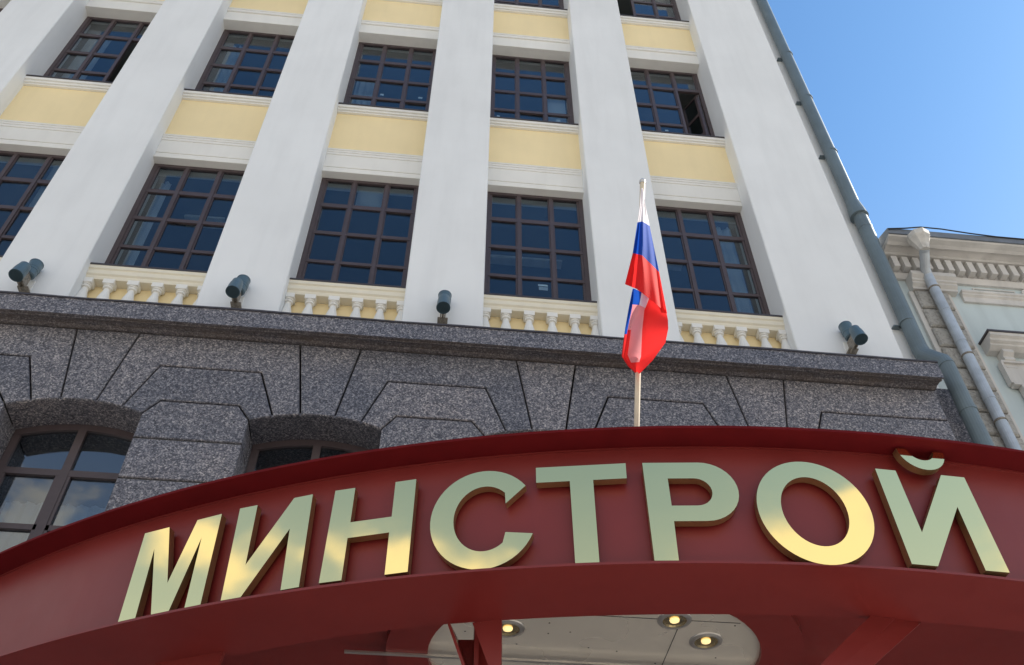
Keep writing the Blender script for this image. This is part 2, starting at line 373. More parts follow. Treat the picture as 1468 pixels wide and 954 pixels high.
# windows -------------------------------------------------------
OW = BAYS[0][1]-BAYS[0][0]
CX = [(0.095, 0.440), (0.525, 0.915), (1.000, 1.345)]
_box_cache = {}
def shared_box(name, w, d, h, m):
    k = (name, round(w, 4), round(d, 4), round(h, 4), m.name)
    if k not in _box_cache:
        V, F = box(0, w, 0, d, 0, h); _box_cache[k] = mesh_of(name, V, F, m)
    return _box_cache[k]
def window(x0, yf, zb, zt, rows, variant, open_col=None, label=None):
    """frame as one mesh (bars), each pane its own sub-part. rows: list of (z0,z1) glass heights"""
    parts = [box(x0+0.0, x0+OW, yf, yf+0.055, zb, rows[-1][0]-0.0), box(x0, x0+OW, yf, yf+0.055, rows[0][1], zt)]
    zz0, zz1 = rows[-1][0], rows[0][1]
    parts += [box(x0, x0+CX[0][0]-0.032, yf, yf+0.055, zz0, zz1), box(x0+CX[2][1]+0.032, x0+OW, yf, yf+0.055, zz0, zz1)]
    for a, b in ((CX[0][1]+0.022, CX[1][0]-0.018), (CX[1][1]+0.018, CX[2][0]-0.022)):
        parts.append(box(x0+a, x0+b, yf-0.004, yf+0.055, zz0, zz1))
    for (a0, a1), (b0, b1) in zip(rows[:-1], rows[1:]):
        for ci, (c0, c1) in enumerate(CX):
            if ci == open_col and a0 < rows[0][0]-0.01: continue
            e0, e1 = (c0-0.0315, c1+0.0215) if ci == 0 else ((c0-0.0215, c1+0.0315) if ci == 2 else (c0-0.0175, c1+0.0175))
            parts.append(box(x0+e0, x0+e1, yf+0.006, yf+0.05, b1, a0))
    # casement stiles beside each light
    for ci, (c0, c1) in enumerate(CX):
        l = 0.0305 if ci == 0 else (0.0205 if ci == 2 else 0.0165); r = 0.0205 if ci == 0 else (0.0305 if ci == 2 else 0.0165)
        for z0, z1 in (rows if open_col != ci else rows[:1]):
            parts += [box(x0+c0-l, x0+c0, yf+0.012, yf+0.05, z0+0.001, z1-0.001), box(x0+c1, x0+c1+r, yf+0.012, yf+0.05, z0+0.001, z1-0.001)]
    w = obj('window', join(*parts), M_FRAME, bld)
    for ri, (z0, z1) in enumerate(rows):
        for ci, (c0, c1) in enumerate(CX):
            if ci == open_col and ri > 0: continue
            p = link('pane', shared_box('pane', c1-c0+0.012, 0.006, z1-z0+0.012, M_GLASS), w)
            p.location = Vector((x0+c0-0.006, yf+0.028, z0-0.006)) - WL[bld.name]
            p.rotation_euler = (math.radians(random.uniform(-0.7, 0.7)), 0, math.radians(random.uniform(-0.9, 0.9)))
    return w
def open_sash(w, x0, yf, rows, ang):
    c0, c1 = CX[2]; z0, z1 = rows[-1][0], rows[1][1]; hx = x0+c1+0.02; wd = c1-c0+0.03
    parts = [box(-wd, 0, 0, 0.045, z0, z0+0.045), box(-wd, 0, 0, 0.045, z1-0.045, z1), box(-wd, -wd+0.045, 0.001, 0.044, z0+0.045, z1-0.045), box(-0.045, 0, 0.001, 0.044, z0+0.045, z1-0.045)]
    for (a0, a1), (b0, b1) in zip(rows[1:-1], rows[2:]): parts.append(box(-wd+0.045, -0.045, 0.004, 0.04, b1, a0))
    V, F = join(*parts); ca, sa = math.cos(ang), math.sin(ang)
    rot = lambda P: [(hx + x*ca - y*sa*1.0, yf+0.05 - x*sa + y*ca, z) for x, y, z in P]
    s = obj('open_sash', (rot(V), F), M_FRAME, w)
    V, F = box(-wd+0.04, -0.04, 0.018, 0.024, z0+0.04, z1-0.04); obj('pane', (rot(V), F), M_GLASS, w)
def curtain(w, xa, xb, y, z0, z1, m=M_CURT, amp=0.03, wl=0.11):
    n = max(6, int((xb-xa)/0.018)); V, F = [], []
    for i in range(n+1):
        x = xa+(xb-xa)*i/n; yy = y+amp*math.sin(2*math.pi*(x-xa)/wl)+0.4*amp*math.sin(2*math.pi*(x-xa)/(wl*0.37)+1)
        V += [(x, yy, z0), (x, yy*1.0+0.01, z1)]
    for i in range(n): F.append((2*i, 2*i+2, 2*i+3, 2*i+1))
    obj('curtain', (V, F), m, w, smooth=True, fix=False)
def blind(w, xa, xb, y, z0, z1):
    parts = []; z = z1
    while z > z0:
        parts.append(extr([(y, z), (y+0.022, z-0.012), (y+0.0225, z-0.011), (y+0.0005, z+0.001)], 'x', xa, xb)); z -= 0.027
    o = obj('blind', join(*parts), M_CURT, w)
R1 = [(10.965, 11.515), (10.325, 10.885), (9.700, 10.260), (9.080, 9.645)]
R2 = [(15.425, 15.985), (14.790, 15.340), (14.165, 14.715), (13.545, 14.095)]
R3 = [(a+4.256, b+4.256) for a, b in R2]
for k, (x0, x1) in enumerate(BAYS):
    w1 = window(x0, 0.405, 8.95, 11.572, R1, 0)
    w2 = window(x0, 0.487, 13.37, 16.045, R2, 0, open_col=2 if k in (1, 5) else None)
    w3 = window(x0, 0.487, 17.625, 20.30, R3, 0, open_col=0 if k == 5 else None)
    if k in (1, 5): open_sash(w2, x0, 0.487, R2, math.radians(62))
    if k == 5: pass
    # what hangs behind the glass
    if k == 2: curtain(w2, x0+0.10, x0+0.36, 0.72, 13.4, 15.9)
    if k == 3: curtain(w2, x0+0.08, x0+0.42, 0.70, 13.4, 15.1)
    if k == 4:
        obj('blind', box(x0+1.02, x0+1.33, 0.60, 0.604, 13.42, 14.95), M_CURT, w2)
        for j, zc in enumerate((11.35, 10.75, 10.15, 9.55)): obj('ceiling_lamp', box(x0+0.1, x0+1.3, 1.6+0.8*j, 1.75+0.8*j, 11.55, 11.60), M_PAPER, w1)
        obj('paper_note', box(x0+0.74, x0+0.87, 0.443, 0.445, 9.55, 9.585), M_PAPER, w1); obj('paper_note', box(x0+0.75, x0+0.87, 0.443, 0.445, 9.47, 9.535), M_CURT, w1)
        obj('paper_note', box(x0+0.14, x0+0.19, 0.525, 0.527, 13.93, 13.98), M_PAPER, w2)
        obj('paper_note', box(x0+1.14, x0+1.21, 0.525, 0.527, 13.95, 14.01), M_PAPER, w2)
    if k == 3:
        obj('paper_note', box(x0+0.56, x0+0.62, 0.525, 0.527, 14.29, 14.34), M_PAPER, w2); obj('paper_note', box(x0+1.20, x0+1.27, 0.525, 0.527, 14.30, 14.35), M_PAPER, w2)
    if k == 5: obj('paper_note', box(x0+0.60, x0+0.66, 0.525, 0.527, 13.96, 14.0), M_PAPER, w2)
    if k == 2:
        obj('ceiling_lamp', box(x0+0.3, x0+0.9, 1.3, 1.5, 11.56, 11.60), M_PAPER, w1); curtain(w1, x0+0.08, x0+0.22, 0.66, 9.0, 11.5)
    if k == 3: blind(w1, x0+0.53, x0+0.91, 0.52, 11.0, 11.5)
    if k == 5:
        curtain(w1, x0+1.05, x0+1.34, 0.66, 9.0, 11.5, wl=0.14); obj('ceiling_lamp', box(x0+0.2, x0+0.8, 1.4, 1.6, 11.56, 11.60), M_PAPER, w1)
    if k == 1: blind(w1, x0+1.0, x0+1.35, 0.52, 10.4, 11.5)
    if k == 1: curtain(w2, x0+0.06, x0+0.45, 0.75, 13.4, 15.9, wl=0.16)

# granite base ---------------------------------------------------
YG, ZT, ZK, ZH, ZL = -0.187, 7.490, 6.470, 7.023, 6.535
GB = obj('granite_base', join(box(WALLX0, 5.655, YG+0.03, 0.0, 7.44, 7.5145), ), M_JOINT, bld)
BC = [(a+b)/2 for a, b in BAYS]
HW, ZS = 0.664, 6.343
RA = (HW**2+(ZK-ZS)**2)/(2*(ZK-ZS)); ZC = ZK-RA
def arcz(dx): return ZC+math.sqrt(RA*RA-dx*dx)
def arc(c, a, b, n=5): return [(c+a+(b-a)*i/n, arcz(a+(b-a)*i/n)) for i in range(n+1)]
YBK = 0.14                                 # stones' back; arches' reveal depth
def S(P, nm='stone', y0=None, y1=YBK): return obj(nm, stone(P, YG if y0 is None else y0, y1), M_GRAN, GB)
for c in BC:                               # keystones
    S([(c-0.338, ZT), (c-0.170, arcz(0.170))] + arc(c, -0.170, 0.176)[1:-1] + [(c+0.176, arcz(0.176)), (c+0.333, ZT)], 'keystone')
for i in range(len(BC)+1):                 # saddle stones over the piers, two courses, then pier blocks
    cl = BC[i-1] if i > 0 else None; cr = BC[i] if i < len(BC) else None
    xl, xr = (WALLX0 if cl is None else None), (5.655 if cr is None else None)
    up = []; mid_ = []; low = []
    if cl is not None:
        up += [(cl+0.333, ZT)] + arc(cl, 0.176, 0.446) + [(cl+0.670, ZH)]
        mid_ += [(cl+0.670, ZH)] + arc(cl, 0.446, HW) + [(cl+0.806, ZL)]
        low_l = [(cl+0.806, ZL), (cl+HW, ZS), (cl+HW, 6.035)]
    else:
        up += [(xl, ZT), (xl, ZH)]; mid_ += [(xl, ZH), (xl, ZL)]; low_l = [(xl, ZL), (xl, 6.035)]
    if cr is not None:
        up += [(cr-0.672, ZH)] + arc(cr, -0.440, -0.170) + [(cr-0.338, ZT)]
        mid_ += [(cr-0.806, ZL)] + arc(cr, -HW, -0.440) + [(cr-0.672, ZH)]
        low_r = [(cr-HW, 6.035), (cr-HW, ZS), (cr-0.806, ZL)]
    else:
        up += [(xr, ZH), (xr, ZT)]; mid_ += [(xr, ZL), (xr, ZH)]; low_r = [(xr, 6.035), (xr, ZL)]
    S(up); S(mid_); S(low_l + low_r)
    xa = xl if cl is None else cl+HW; xb = xr if cr is None else cr-HW
    z = 6.035
    while z > 3.4:
        S([(xa, z-0.495), (xb, z-0.495), (xb, z), (xa, z)]); z -= 0.495
ZBASE = z
# courses below the arched windows, long blocks
row = 0
while z > G+0.01:
    z0 = max(G, z-0.62); x = WALLX0; step = 1.2
    xs_ = [WALLX0] + [PL[0] + (0.6 if row % 2 else 0.0) + 1.2*i for i in range(0, 13)] + [5.655]
    xs_ = sorted(set(round(v, 3) for v in xs_ if WALLX0 <= v <= 5.655))
    for a, b in zip(xs_[:-1], xs_[1:]):
        if b-a > 0.05: S([(a, z0), (b, z0), (b, z), (a, z)], y1=0.0)
    z = z0; row += 1
obj('backing_wall', box(WALLX0, 5.652, 0.0, 0.5, G, ZBASE), M_JOINT, GB)
for i in range(len(BC)+1):
    xa = WALLX0 if i == 0 else BC[i-1]+HW; xb = 5.652 if i == len(BC) else BC[i]-HW
    obj('backing_wall', box(xa+0.02, xb-0.02, YG+0.02, 0.5, ZBASE-0.01, 6.4), M_JOINT, GB)
obj('backing_wall', box(WALLX0, 5.652, 0.145, 0.5, 6.54, 7.44), M_JOINT, GB)
# granite return, recessed beyond the corner
zz = 7.74
while zz > G:
    z0 = max(G, zz-0.98); obj('stone', stone([(5.66, z0), (6.06, z0), (6.06, zz), (5.66, zz)], 0.02, 0.5, 0.004, 0.005), M_GRAN, GB); zz = z0
# cornice: lengths of granite with a drip groove, stained cove beneath, metal flashing on top
cor = obj('cornice', box(WALLX0, 5.64, -0.17, 0.12, 7.509, 7.70), M_GDIRT, bld)
cuts = [WALLX0, -6.85, -4.62, -2.31, -0.18, 2.05, 4.35, 5.668]
for a, b in zip(cuts[:-1], cuts[1:]):
    P = [(-0.168, 7.741), (-0.40, 7.741), (-0.40, 7.487), (-0.375, 7.487), (-0.372, 7.499), (-0.352, 7.499), (-0.348, 7.487), (-0.338, 7.487), (-0.322, 7.502), (-0.290, 7.512), (-0.235, 7.516), (-0.168, 7.516)]
    V, F = extr(P, 'x', a+0.0015, b-0.0015); fm = []
    n = len(P)
    for f in F:
        ys = [V[i] for i in f]; my = sum(v[1] for v in ys)/len(ys); mz = sum(v[2] for v in ys)/len(ys)
        fm.append(1 if (mz < 7.52 and my > -0.395 and len(f) == 4) else 0)
    obj('cornice_stone', (V, F), None, cor, mats=[M_GRAN, M_GDIRT], fm=fm)
obj('bed_moulding', extr([(-0.168, 7.5155), (-0.232, 7.5155), (-0.230, 7.506), (-0.196, 7.499), (-0.168, 7.499)], 'x', WALLX0, 5.662), M_GDIRT, cor)
V, F = [], []
nx = 140
for i in range(nx+1):                       # slightly wavy sheet-metal capping
    x = WALLX0+(5.672-WALLX0)*i/nx; wob = 0.004*math.sin(x*2.1)+0.003*math.sin(x*5.3+1)
    V += [(x, -0.412, 7.728+wob*0.6), (x, -0.412, 7.752+wob), (x, 0.28, 7.86+wob), (x, 0.28, 7.742)]
for i in range(nx):
    for k in range(4): F.append((4*i+k, 4*i+(k+1) % 4, 4*i+4+(k+1) % 4, 4*i+4+k))
F += [(0, 1, 2, 3), (4*nx+3, 4*nx+2, 4*nx+1, 4*nx)]
obj('capping', (V, F), M_FLASH, cor)

# arched windows of the granite base
def arch_window(c):
    yf, hw, zb = 0.205, HW-0.004, 3.45
    def head(dx, d): return arcz(max(-HW, min(HW, dx)))-d
    def bar(x0, x1, z0, z1, dy=0.0): return box(c+x0, c+x1, yf-dy, yf+0.06, z0, z1)
    n = 14; V = []; F = []
    for i in range(n+1):                   # curved head rail
        dx = -hw+2*hw*i/n; zt_, zl = arcz(dx)+0.002, arcz(dx)-0.075
        V += [(c+dx, yf, zl), (c+dx, yf, zt_), (c+dx, yf+0.06, zt_), (c+dx, yf+0.06, zl)]
    for i in range(n):
        for k in range(4): F.append((4*i+k, 4*i+(k+1) % 4, 4*i+4+(k+1) % 4, 4*i+4+k))
    F += [(0, 1, 2, 3), (4*n+3, 4*n+2, 4*n+1, 4*n)]
    parts = [(V, F), bar(-hw, -hw+0.075, zb, ZS-0.06), bar(hw-0.075, hw, zb, ZS-0.06), bar(-0.042, 0.042, zb, ZK-0.07, 0.006), bar(-hw+0.075, hw-0.075, 5.80, 5.875, 0.003)]
    for s in (-1, 1):
        a, b = (0.0425, hw-0.0755) if s > 0 else (-hw+0.0755, -0.0425)
        parts += [bar(a, b, 5.165, 5.225), bar(a, b, 4.53, 4.58), bar(a, b, zb, zb+0.07),
                  bar(a, a+0.03, zb+0.07, 5.80), bar(b-0.03, b, zb+0.07, 5.80)]
    w = obj('arched_window', join(*parts), M_FRAME, bld)
    for s in (-1, 1):
        a, b = (0.0425, hw-0.0755) if s > 0 else (-hw+0.0755, -0.0425)
        for z0, z1 in ((5.215, 5.805), (4.575, 5.17), (zb+0.06, 4.535)):
            p = link('pane', shared_box('pane', b-a-0.05, 0.006, z1-z0, M_GLASS2), w); p.location = Vector((c+a+0.025, yf+0.03, z0)) - WL[bld.name]
        P = [(c+a, 5.87), (c+b, 5.87)] + [(c+b+(a-b)*i/6, arcz(b+(a-b)*i/6)-0.07) for i in range(7)]
        obj('pane', extr(P, 'y', yf+0.030, yf+0.036), M_GLASS2, w)
    curtain(w, c-hw+0.02, c+hw-0.02, 0.62, 3.5, 5.76, wl=0.13, amp=0.022)
    obj('sill', box(c-hw-0.0, c+hw+0.0, YG-0.03, 0.3, zb-0.08, zb), M_GRAN, w)
    obj('reveal', join(box(c-HW-0.018, c-HW+0.0, 0.145, 0.6, 3.4, ZS+0.03), box(c+HW, c+HW+0.018, 0.145, 0.6, 3.4, ZS+0.03)), M_GRAN, w)
    V, F = [], []
    for i in range(n+1):
        dx = -HW+2*HW*i/n; V += [(c+dx, YG+0.02, arcz(dx)+0.005), (c+dx, 0.6, arcz(dx)+0.005), (c+dx, 0.6, arcz(dx)+0.04), (c+dx, YG+0.02, arcz(dx)+0.04)]
    for i in range(n):
        for k in range(4): F.append((4*i+k, 4*i+(k+1) % 4, 4*i+4+(k+1) % 4, 4*i+4+k))
    obj('reveal', (V, F), M_GRAN, w)
for c in BC: arch_window(c)
obj('floor_slab', box(WALLX0, 5.57, 0.64, 5.6, 6.75, 6.95), M_ROOM, bld)
obj('floor_slab', box(WALLX0, 5.57, 0.64, 5.6, 3.0, 3.2), M_ROOM, bld)

# ------------------------------------------------------------------ entrance canopy, bowed in plan
KX, KY, KR, ZBt, ZTp = 1.850, 2.229, 6.604, 2.148, 2.806
TH = math.acos((KY+0.19)/KR)
def cp(r, t, z): return (KX+r*math.sin(t), KY-r*math.cos(t), z)
can = thing('entrance_canopy', (KX, -0.2, G), 'dark red bowed steel entrance canopy with glossy fascia over the doorway', 'canopy')
def ringplate(r0, r1, z0, z1, t0=-TH, t1=TH, n=110):
    V, F = [], []
    for i in range(n+1):
        t = t0+(t1-t0)*i/n; V += [cp(r0, t, z0), cp(r1, t, z0), cp(r1, t, z1), cp(r0, t, z1)]
    for i in range(n):
        for k in range(4): F.append((4*i+k, 4*i+(k+1) % 4, 4*i+4+(k+1) % 4, 4*i+4+k))
    F += [(0, 1, 2, 3), (4*n+3, 4*n+2, 4*n+1, 4*n)]
    return V, F
o = obj('fascia', ringplate(KR-0.012, KR, ZBt+0.0125, ZTp-0.0005), M_RED, can)
obj('top_flange', ringplate(KR-0.3, KR+0.137, ZTp, ZTp+0.014), M_REDSHADE, can)
obj('weld_bead', ringplate(KR, KR+0.008, ZTp-0.009, ZTp-0.001), M_RED, can)
# underside of the rim beam: outer arc and its own, flatter inner arc
IX, IY, IR = 1.9322, 3.2785, 7.3215
def inner_pt(t):
    x = KX+(KR-0.3)*math.sin(t)*1.0
    d = IR*IR-(x-IX)**2; y = IY-math.sqrt(max(d, 0.01)); yo = KY-KR*math.cos(t)
    return x, max(y, yo+0.30)
V, F = [], []; n = 110; TI = TH-0.08
for i in range(n+1):
    t = -TI+2*TI*i/n; ix, iy = inner_pt(t); a = (1.783+6.780*math.sin(t*0.985), 2.351-6.780*math.cos(t*0.985), ZBt)
    V += [a, (a[0], a[1], ZBt+0.012), (ix, iy, ZBt+0.012), (ix, iy, ZBt)]
for i in range(n):
    for k in range(4): F.append((4*i+k, 4*i+(k+1) % 4, 4*i+4+(k+1) % 4, 4*i+4+k))
F += [(0, 1, 2, 3), (4*n+3, 4*n+2, 4*n+1, 4*n)]
obj('bottom_flange', (V, F), M_RED, can)
ZCE = 2.50
V, F = [], []
for i in range(n+1):
    t = -TI+2*TI*i/n; ix, iy = inner_pt(t); V += [(ix, iy-0.012, ZBt+0.013), (ix, iy, ZBt+0.013), (ix, iy, ZCE+0.05), (ix, iy-0.012, ZCE+0.05)]
for i in range(n):
    for k in range(4): F.append((4*i+k, 4*i+(k+1) % 4, 4*i+4+(k+1) % 4, 4*i+4+k))
obj('inner_web', (V, F), M_RED, can)
def deck(z0, z1, m, nm, r):
    P = [(KX+r*math.sin(-TI+2*TI*i/60), KY-r*math.cos(-TI+2*TI*i/60)) for i in range(61)] + [(KX+r*math.sin(TI), -0.19), (KX-r*math.sin(TI), -0.19)]
    return obj(nm, extr(P, 'z', z0, z1), m, can)
deck(ZTp+0.0005, ZTp+0.013, M_ASPH, 'roof_sheet', KR-0.301)
deck(ZCE+0.03, ZCE+0.05, M_RED, 'ceiling', KR-0.33)
# stadium-shaped steel ceiling with its red rim
SL, SR, SY = 0.66, 1.15, -2.94
def stadium(r, n=28):
    P = [(SR+r*math.cos(a), SY+r*math.sin(a)) for a in [-math.pi/2+math.pi*i/n for i in range(n+1)]]
    return P + [(SL+r*math.cos(a), SY+r*math.sin(a)) for a in [math.pi/2+math.pi*i/n for i in range(n+1)]]
cpn = obj('ceiling_panel', extr(stadium(0.645), 'z', ZCE, ZCE+0.028), M_STEEL, can)
A_, B_ = stadium(0.645), stadium(0.865); m_ = len(A_)
V = [(x, y, z) for z in (ZCE-0.03, ZCE+0.029) for P in (A_, B_) for x, y in P]; F = []
for i in range(m_):
    j = (i+1) % m_
    F += [(i, j, m_+j, m_+i), (2*m_+i, 3*m_+i, 3*m_+j, 2*m_+j), (i, 2*m_+i, 2*m_+j, j), (m_+i, m_+j, 3*m_+j, 3*m_+i)]
obj('ceiling_rim', (V, F), M_RED, can)
obj('ceiling_rail', box(-0.42, 2.4, -2.925, -2.905, ZCE-0.042, ZCE-0.031), M_ALU, can)
obj('ceiling_seam', box(1.29, 1.294, -3.58, -2.3, ZCE-0.002, ZCE+0.004), M_JOINT, cpn)
obj('ceiling_seam', box(0.2, 1.6, -3.351, -3.347, ZCE-0.002, ZCE+0.004), M_JOINT, cpn)
for i in range(16):
    x, y = random.uniform(0.2, 1.6), random.uniform(-3.45, -2.6)
    obj('rivet', lathe(x, y, [(0.005, ZCE-0.002), (0.003, ZCE+0.002)], 8), M_JOINT, cpn)
M_BULB = bpy.data.materials.new('warm lamp'); M_BULB.use_nodes = True
bb = M_BULB.node_tree.nodes['Principled BSDF']; bb.inputs['Base Color'].default_value = (1, 0.85, 0.5, 1); bb.inputs['Emission Color'].default_value = (1, 0.74, 0.32, 1); bb.inputs['Emission Strength'].default_value = 0.5
M_REFL = flat('lamp reflector', (0.75, 0.62, 0.35), 0.22, 1.0)
for x, y in ((0.419, -3.177), (1.257, -3.347), (1.467, -3.156)):
    v, f = lathe(x, y, [(0.072, ZCE-0.012), (0.086, ZCE-0.006), (0.090, ZCE+0.001), (0.068, ZCE+0.0015), (0.062, ZCE-0.010)], 24)
    f = [q for q in f if len(q) == 4] + [(4*24+k, 4*24+(k+1) % 24, (k+1) % 24, k) for k in range(24)]
    d = obj('downlight', (v, f), M_ALU, can)
    v, f = lathe(x, y, [(0.062, ZCE-0.008), (0.052, ZCE-0.002), (0.024, ZCE-0.0005)], 20); obj('reflector', (v, [q for q in f if len(q) == 4]), M_REFL, d)
    obj('bulb', lathe(x, y, [(0.012, ZCE-0.012), (0.024, ZCE-0.008), (0.026, ZCE-0.001)], 16), M_BULB, d)
    lp = bpy.data.lights.new('downlight_lamp', 'SPOT'); lp.energy = 9; lp.color = (1, 0.75, 0.42); lp.spot_size = math.radians(120); lp.shadow_soft_size = 0.03
    lo = bpy.data.objects.new('downlight_lamp', lp); COL.objects.link(lo); lo.location = Vector((x, y, ZCE-0.03)) + UP
# brackets and struts below the rim
def plate(P, th, m, nm, parent):
    """vertical or inclined plate from a list of 3D points in one plane, given a thickness"""
    P = [Vector(p) for p in P]; nrm = (P[1]-P[0]).cross(P[2]-P[0]).normalized()*th
    n = len(P); V = P+[p+nrm for p in P]
    return obj(nm, (V, [tuple(range(n)), tuple(range(2*n-1, n-1, -1))]+[(i, (i+1) % n, (i+1) % n+n, i+n) for i in range(n)]), m, parent)
T0, T1, T2 = onZ(645, 893, ZBt), onZ(677, 893, ZBt), onZ(719, 888, ZBt)
DN = Vector((0, 0, -0.36)); BT = T2+DN
plate([T1, T2, BT], 0.016, M_RED, 'gusset', can)
d1 = (BT-T1)*1.5
back = Vector((0.05, 0.16, 0))
plate([T0, T0+back*0.9, T0+back*0.9+d1, T0+d1], 0.012, M_RED, 'strut_flange', can)
plate([T0+back*0.9, T1+back*0.9, T1+back*0.9+d1, T0+back*0.9+d1], 0.012, M_RED, 'strut_web', can)
pb = T2+Vector((-0.11, 0.10, -0.06)); obj('hanger_post', box(pb.x, pb.x+0.02, pb.y, pb.y+0.08, G, pb.z+0.3), M_RED, can)
A1, A2 = onZ(1282, 889, ZBt), onZ(1320, 893, ZBt); B1, B2 = onZ(1196, 975, 1.80), onZ(1229, 975, 1.80)
ex = 3.4
C1, C2 = A1+(B1-A1)*ex, A2+(B2-A2)*ex
q_ = Vector((0.0, 0.02, 0.10))
plate([A1+q_, A2+q_, C2+q_, C1+q_], 0.012, M_RED, 'strut_web', can)
plate([A1, A1+q_, C1+q_, C1], 0.012, M_RED, 'strut_flange', can); plate([A2, A2+q_, C2+q_, C2], -0.012, M_RED, 'strut_flange', can)
L1, L2 = onZ(222, 952, ZBt), onZ(320, 934, ZBt); LB = onY(292, 1010, L2.y)
plate([L1, L2, LB], 0.016, M_RED, 'gusset', can)
# columns to the ground behind the rim, carrying the canopy
for x in (-1.6, 5.3):
    obj('column', lathe(x, -1.2, [(0.16, G), (0.16, G+0.12), (0.11, G+0.16), (0.10, ZCE), (0.14, ZCE+0.031)], 24), M_RED, can)

# ------------------------------------------------------------------ brass letters on the fascia
sign = thing('sign_lettering', (KX, KY-KR-0.05, ZBt), 'polished brass letters spelling МИНСТРОЙ on the dark red canopy fascia', 'sign')
RLET = KR+0.085                              # radius on which the outlines were measured
def sub_poly(P, step=0.05):
    out = []
    for i in range(len(P)):
        a, b = Vector(P[i]), Vector(P[(i+1) % len(P)]); k = max(1, int((b-a).length/step))
        out += [tuple(a+(b-a)*j/k) for j in range(k)]
    return out
def letter(P, holes=(), name='letter', parent=None, zoff=0.015, depth=(0.018, 0.058)):
    """P: outline in (arc length, z); bent onto the fascia as a slab with a polished face"""
    bm = bmesh.new()
    loops = []
    for Q in (P, *holes):
        vs_ = [bm.verts.new((s, z, 0)) for s, z in sub_poly(Q)]
        loops.append([bm.edges.new((vs_[i], vs_[(i+1) % len(vs_)])) for i in range(len(vs_))])
    bmesh.ops.triangle_fill(bm, use_beauty=True, edges=[e for l in loops for e in l])
    front = list(bm.faces)
    for f in front:
        if f.normal.z < 0: f.normal_flip()
    V = [tuple(v.co) for v in bm.verts]; bm.verts.index_update(); F = [tuple(v.index for v in f.verts) for f in front]
    bm.free(); n = len(V)
    VV = []; fm = []
    ss = [v[0] for v in V]; sc = (min(ss)+max(ss))/2; t0 = sc/RLET; pc = cp(KR, t0, 0)
    nx_, ny_, tx_, ty_ = math.sin(t0), -math.cos(t0), math.cos(t0), math.sin(t0)
    for r in (depth[1], depth[0]):
        for s, z, _ in V:                      # each letter is a flat slab on the fascia's tangent plane
            VV.append((pc[0]+r*nx_+(s-sc)*tx_, pc[1]+r*ny_+(s-sc)*ty_, z+zoff))
    FF = [f for f in F] + [tuple(i+n for i in f[::-1]) for f in F]; fm = [0]*len(F)+[1]*len(F)
    off = 0
    for Q in (P, *holes):
        m = len(sub_poly(Q))
        for i in range(m): FF.append((off+i, off+(i+1) % m, off+(i+1) % m+n, off+i+n)); fm.append(1)
        off += m
    return obj(name, (VV, FF), None, parent or sign, mats=[M_GOLD, M_GSIDE], fm=fm)
def ell(cx, cz, a, b, t0=0, t1=360, n=48): return [(cx+a*math.cos(math.radians(t0+(t1-t0)*i/n)), cz+b*math.sin(math.radians(t0+(t1-t0)*i/n))) for i in range(n+(0 if abs(t1-t0) >= 360 else 1))]
zb_, zt_ = 2.168, 2.652
letter([(-3.382, zb_), (-3.400, zt_), (-3.258, zt_), (-3.166, 2.325), (-3.098, zt_), (-2.962, zt_), (-2.944, zb_), (-3.027, zb_), (-3.043, 2.540), (-3.111, zb_), (-3.203, zb_), (-3.309, 2.542), (-3.289, zb_)])
zt_ = 2.660
letter([(-2.842, zb_), (-2.864, zt_), (-2.772, zt_), (-2.760, 2.332), (-2.582, zt_), (-2.487, zt_), (-2.469, zb_), (-2.555, zb_), (-2.572, 2.487), (-2.746, zb_)])
zb_, zt_ = 2.172, 2.658
letter([(-2.376, zb_), (-2.372, zt_), (-2.275, zt_), (-2.274, 2.467), (-2.081, 2.467), (-2.081, zt_), (-1.982, zt_), (-1.982, zb_), (-2.083, zb_), (-2.084, 2.384), (-2.276, 2.384), (-2.275, zb_)])
# С: ring with a gap to the right
oc, ic = ell(-1.664, 2.407, 0.234, 0.256, 37, 337, 44), ell(-1.660, 2.407, 0.135, 0.169, 330, 33, 40)
oc = [p for p in oc]; letter(oc + [(-1.566, 2.325)] + [p for p in ic if p[0] < -1.566] + [(-1.566, 2.474)])
zb_, zt_ = 2.150, 2.656
letter([(-1.428, zt_), (-1.026, zt_), (-1.028, 2.572), (-1.176, 2.572), (-1.176, zb_), (-1.275, zb_), (-1.279, 2.572), (-1.428, 2.572)])
# Р
bo = [(-0.705+0.157*math.cos(math.radians(a)), 2.498+0.157*math.sin(math.radians(a))) for a in range(90, -91, -10)]
bi = [(-0.735+0.073*math.cos(math.radians(a)), 2.494+0.073*math.sin(math.radians(a))) for a in range(90, -91, -12)]
letter([(-0.950, 2.148), (-0.950, 2.655)] + bo + [(-0.847, 2.341), (-0.851, 2.148)], holes=[[(-0.847, 2.567)] + bi + [(-0.847, 2.421)]])
letter(ell(-0.232, 2.404, 0.248, 0.268, n=64), holes=[ell(-0.232, 2.405, 0.143, 0.180, n=56)])
zb_, zt_ = 2.160, 2.655
iy = letter([(0.106, zt_), (0.203, zt_), (0.219, 2.325), (0.420, zt_), (0.532, zt_), (0.550, zb_), (0.444, zb_), (0.436, 2.482), (0.234, zb_), (0.120, zb_)])
br_o = [(0.345+0.114*math.cos(math.radians(a)), 2.790+0.112*math.sin(math.radians(a))) for a in range(180, 361, 10)]
br_i = [(0.345+0.064*math.cos(math.radians(a)), 2.790+0.058*math.sin(math.radians(a))) for a in range(360, 179, -12)]
letter([(s+0.004, z-0.006) for s, z in br_o+br_i], name='breve_mark', parent=iy, zoff=0.006, depth=(0.036, 0.076))
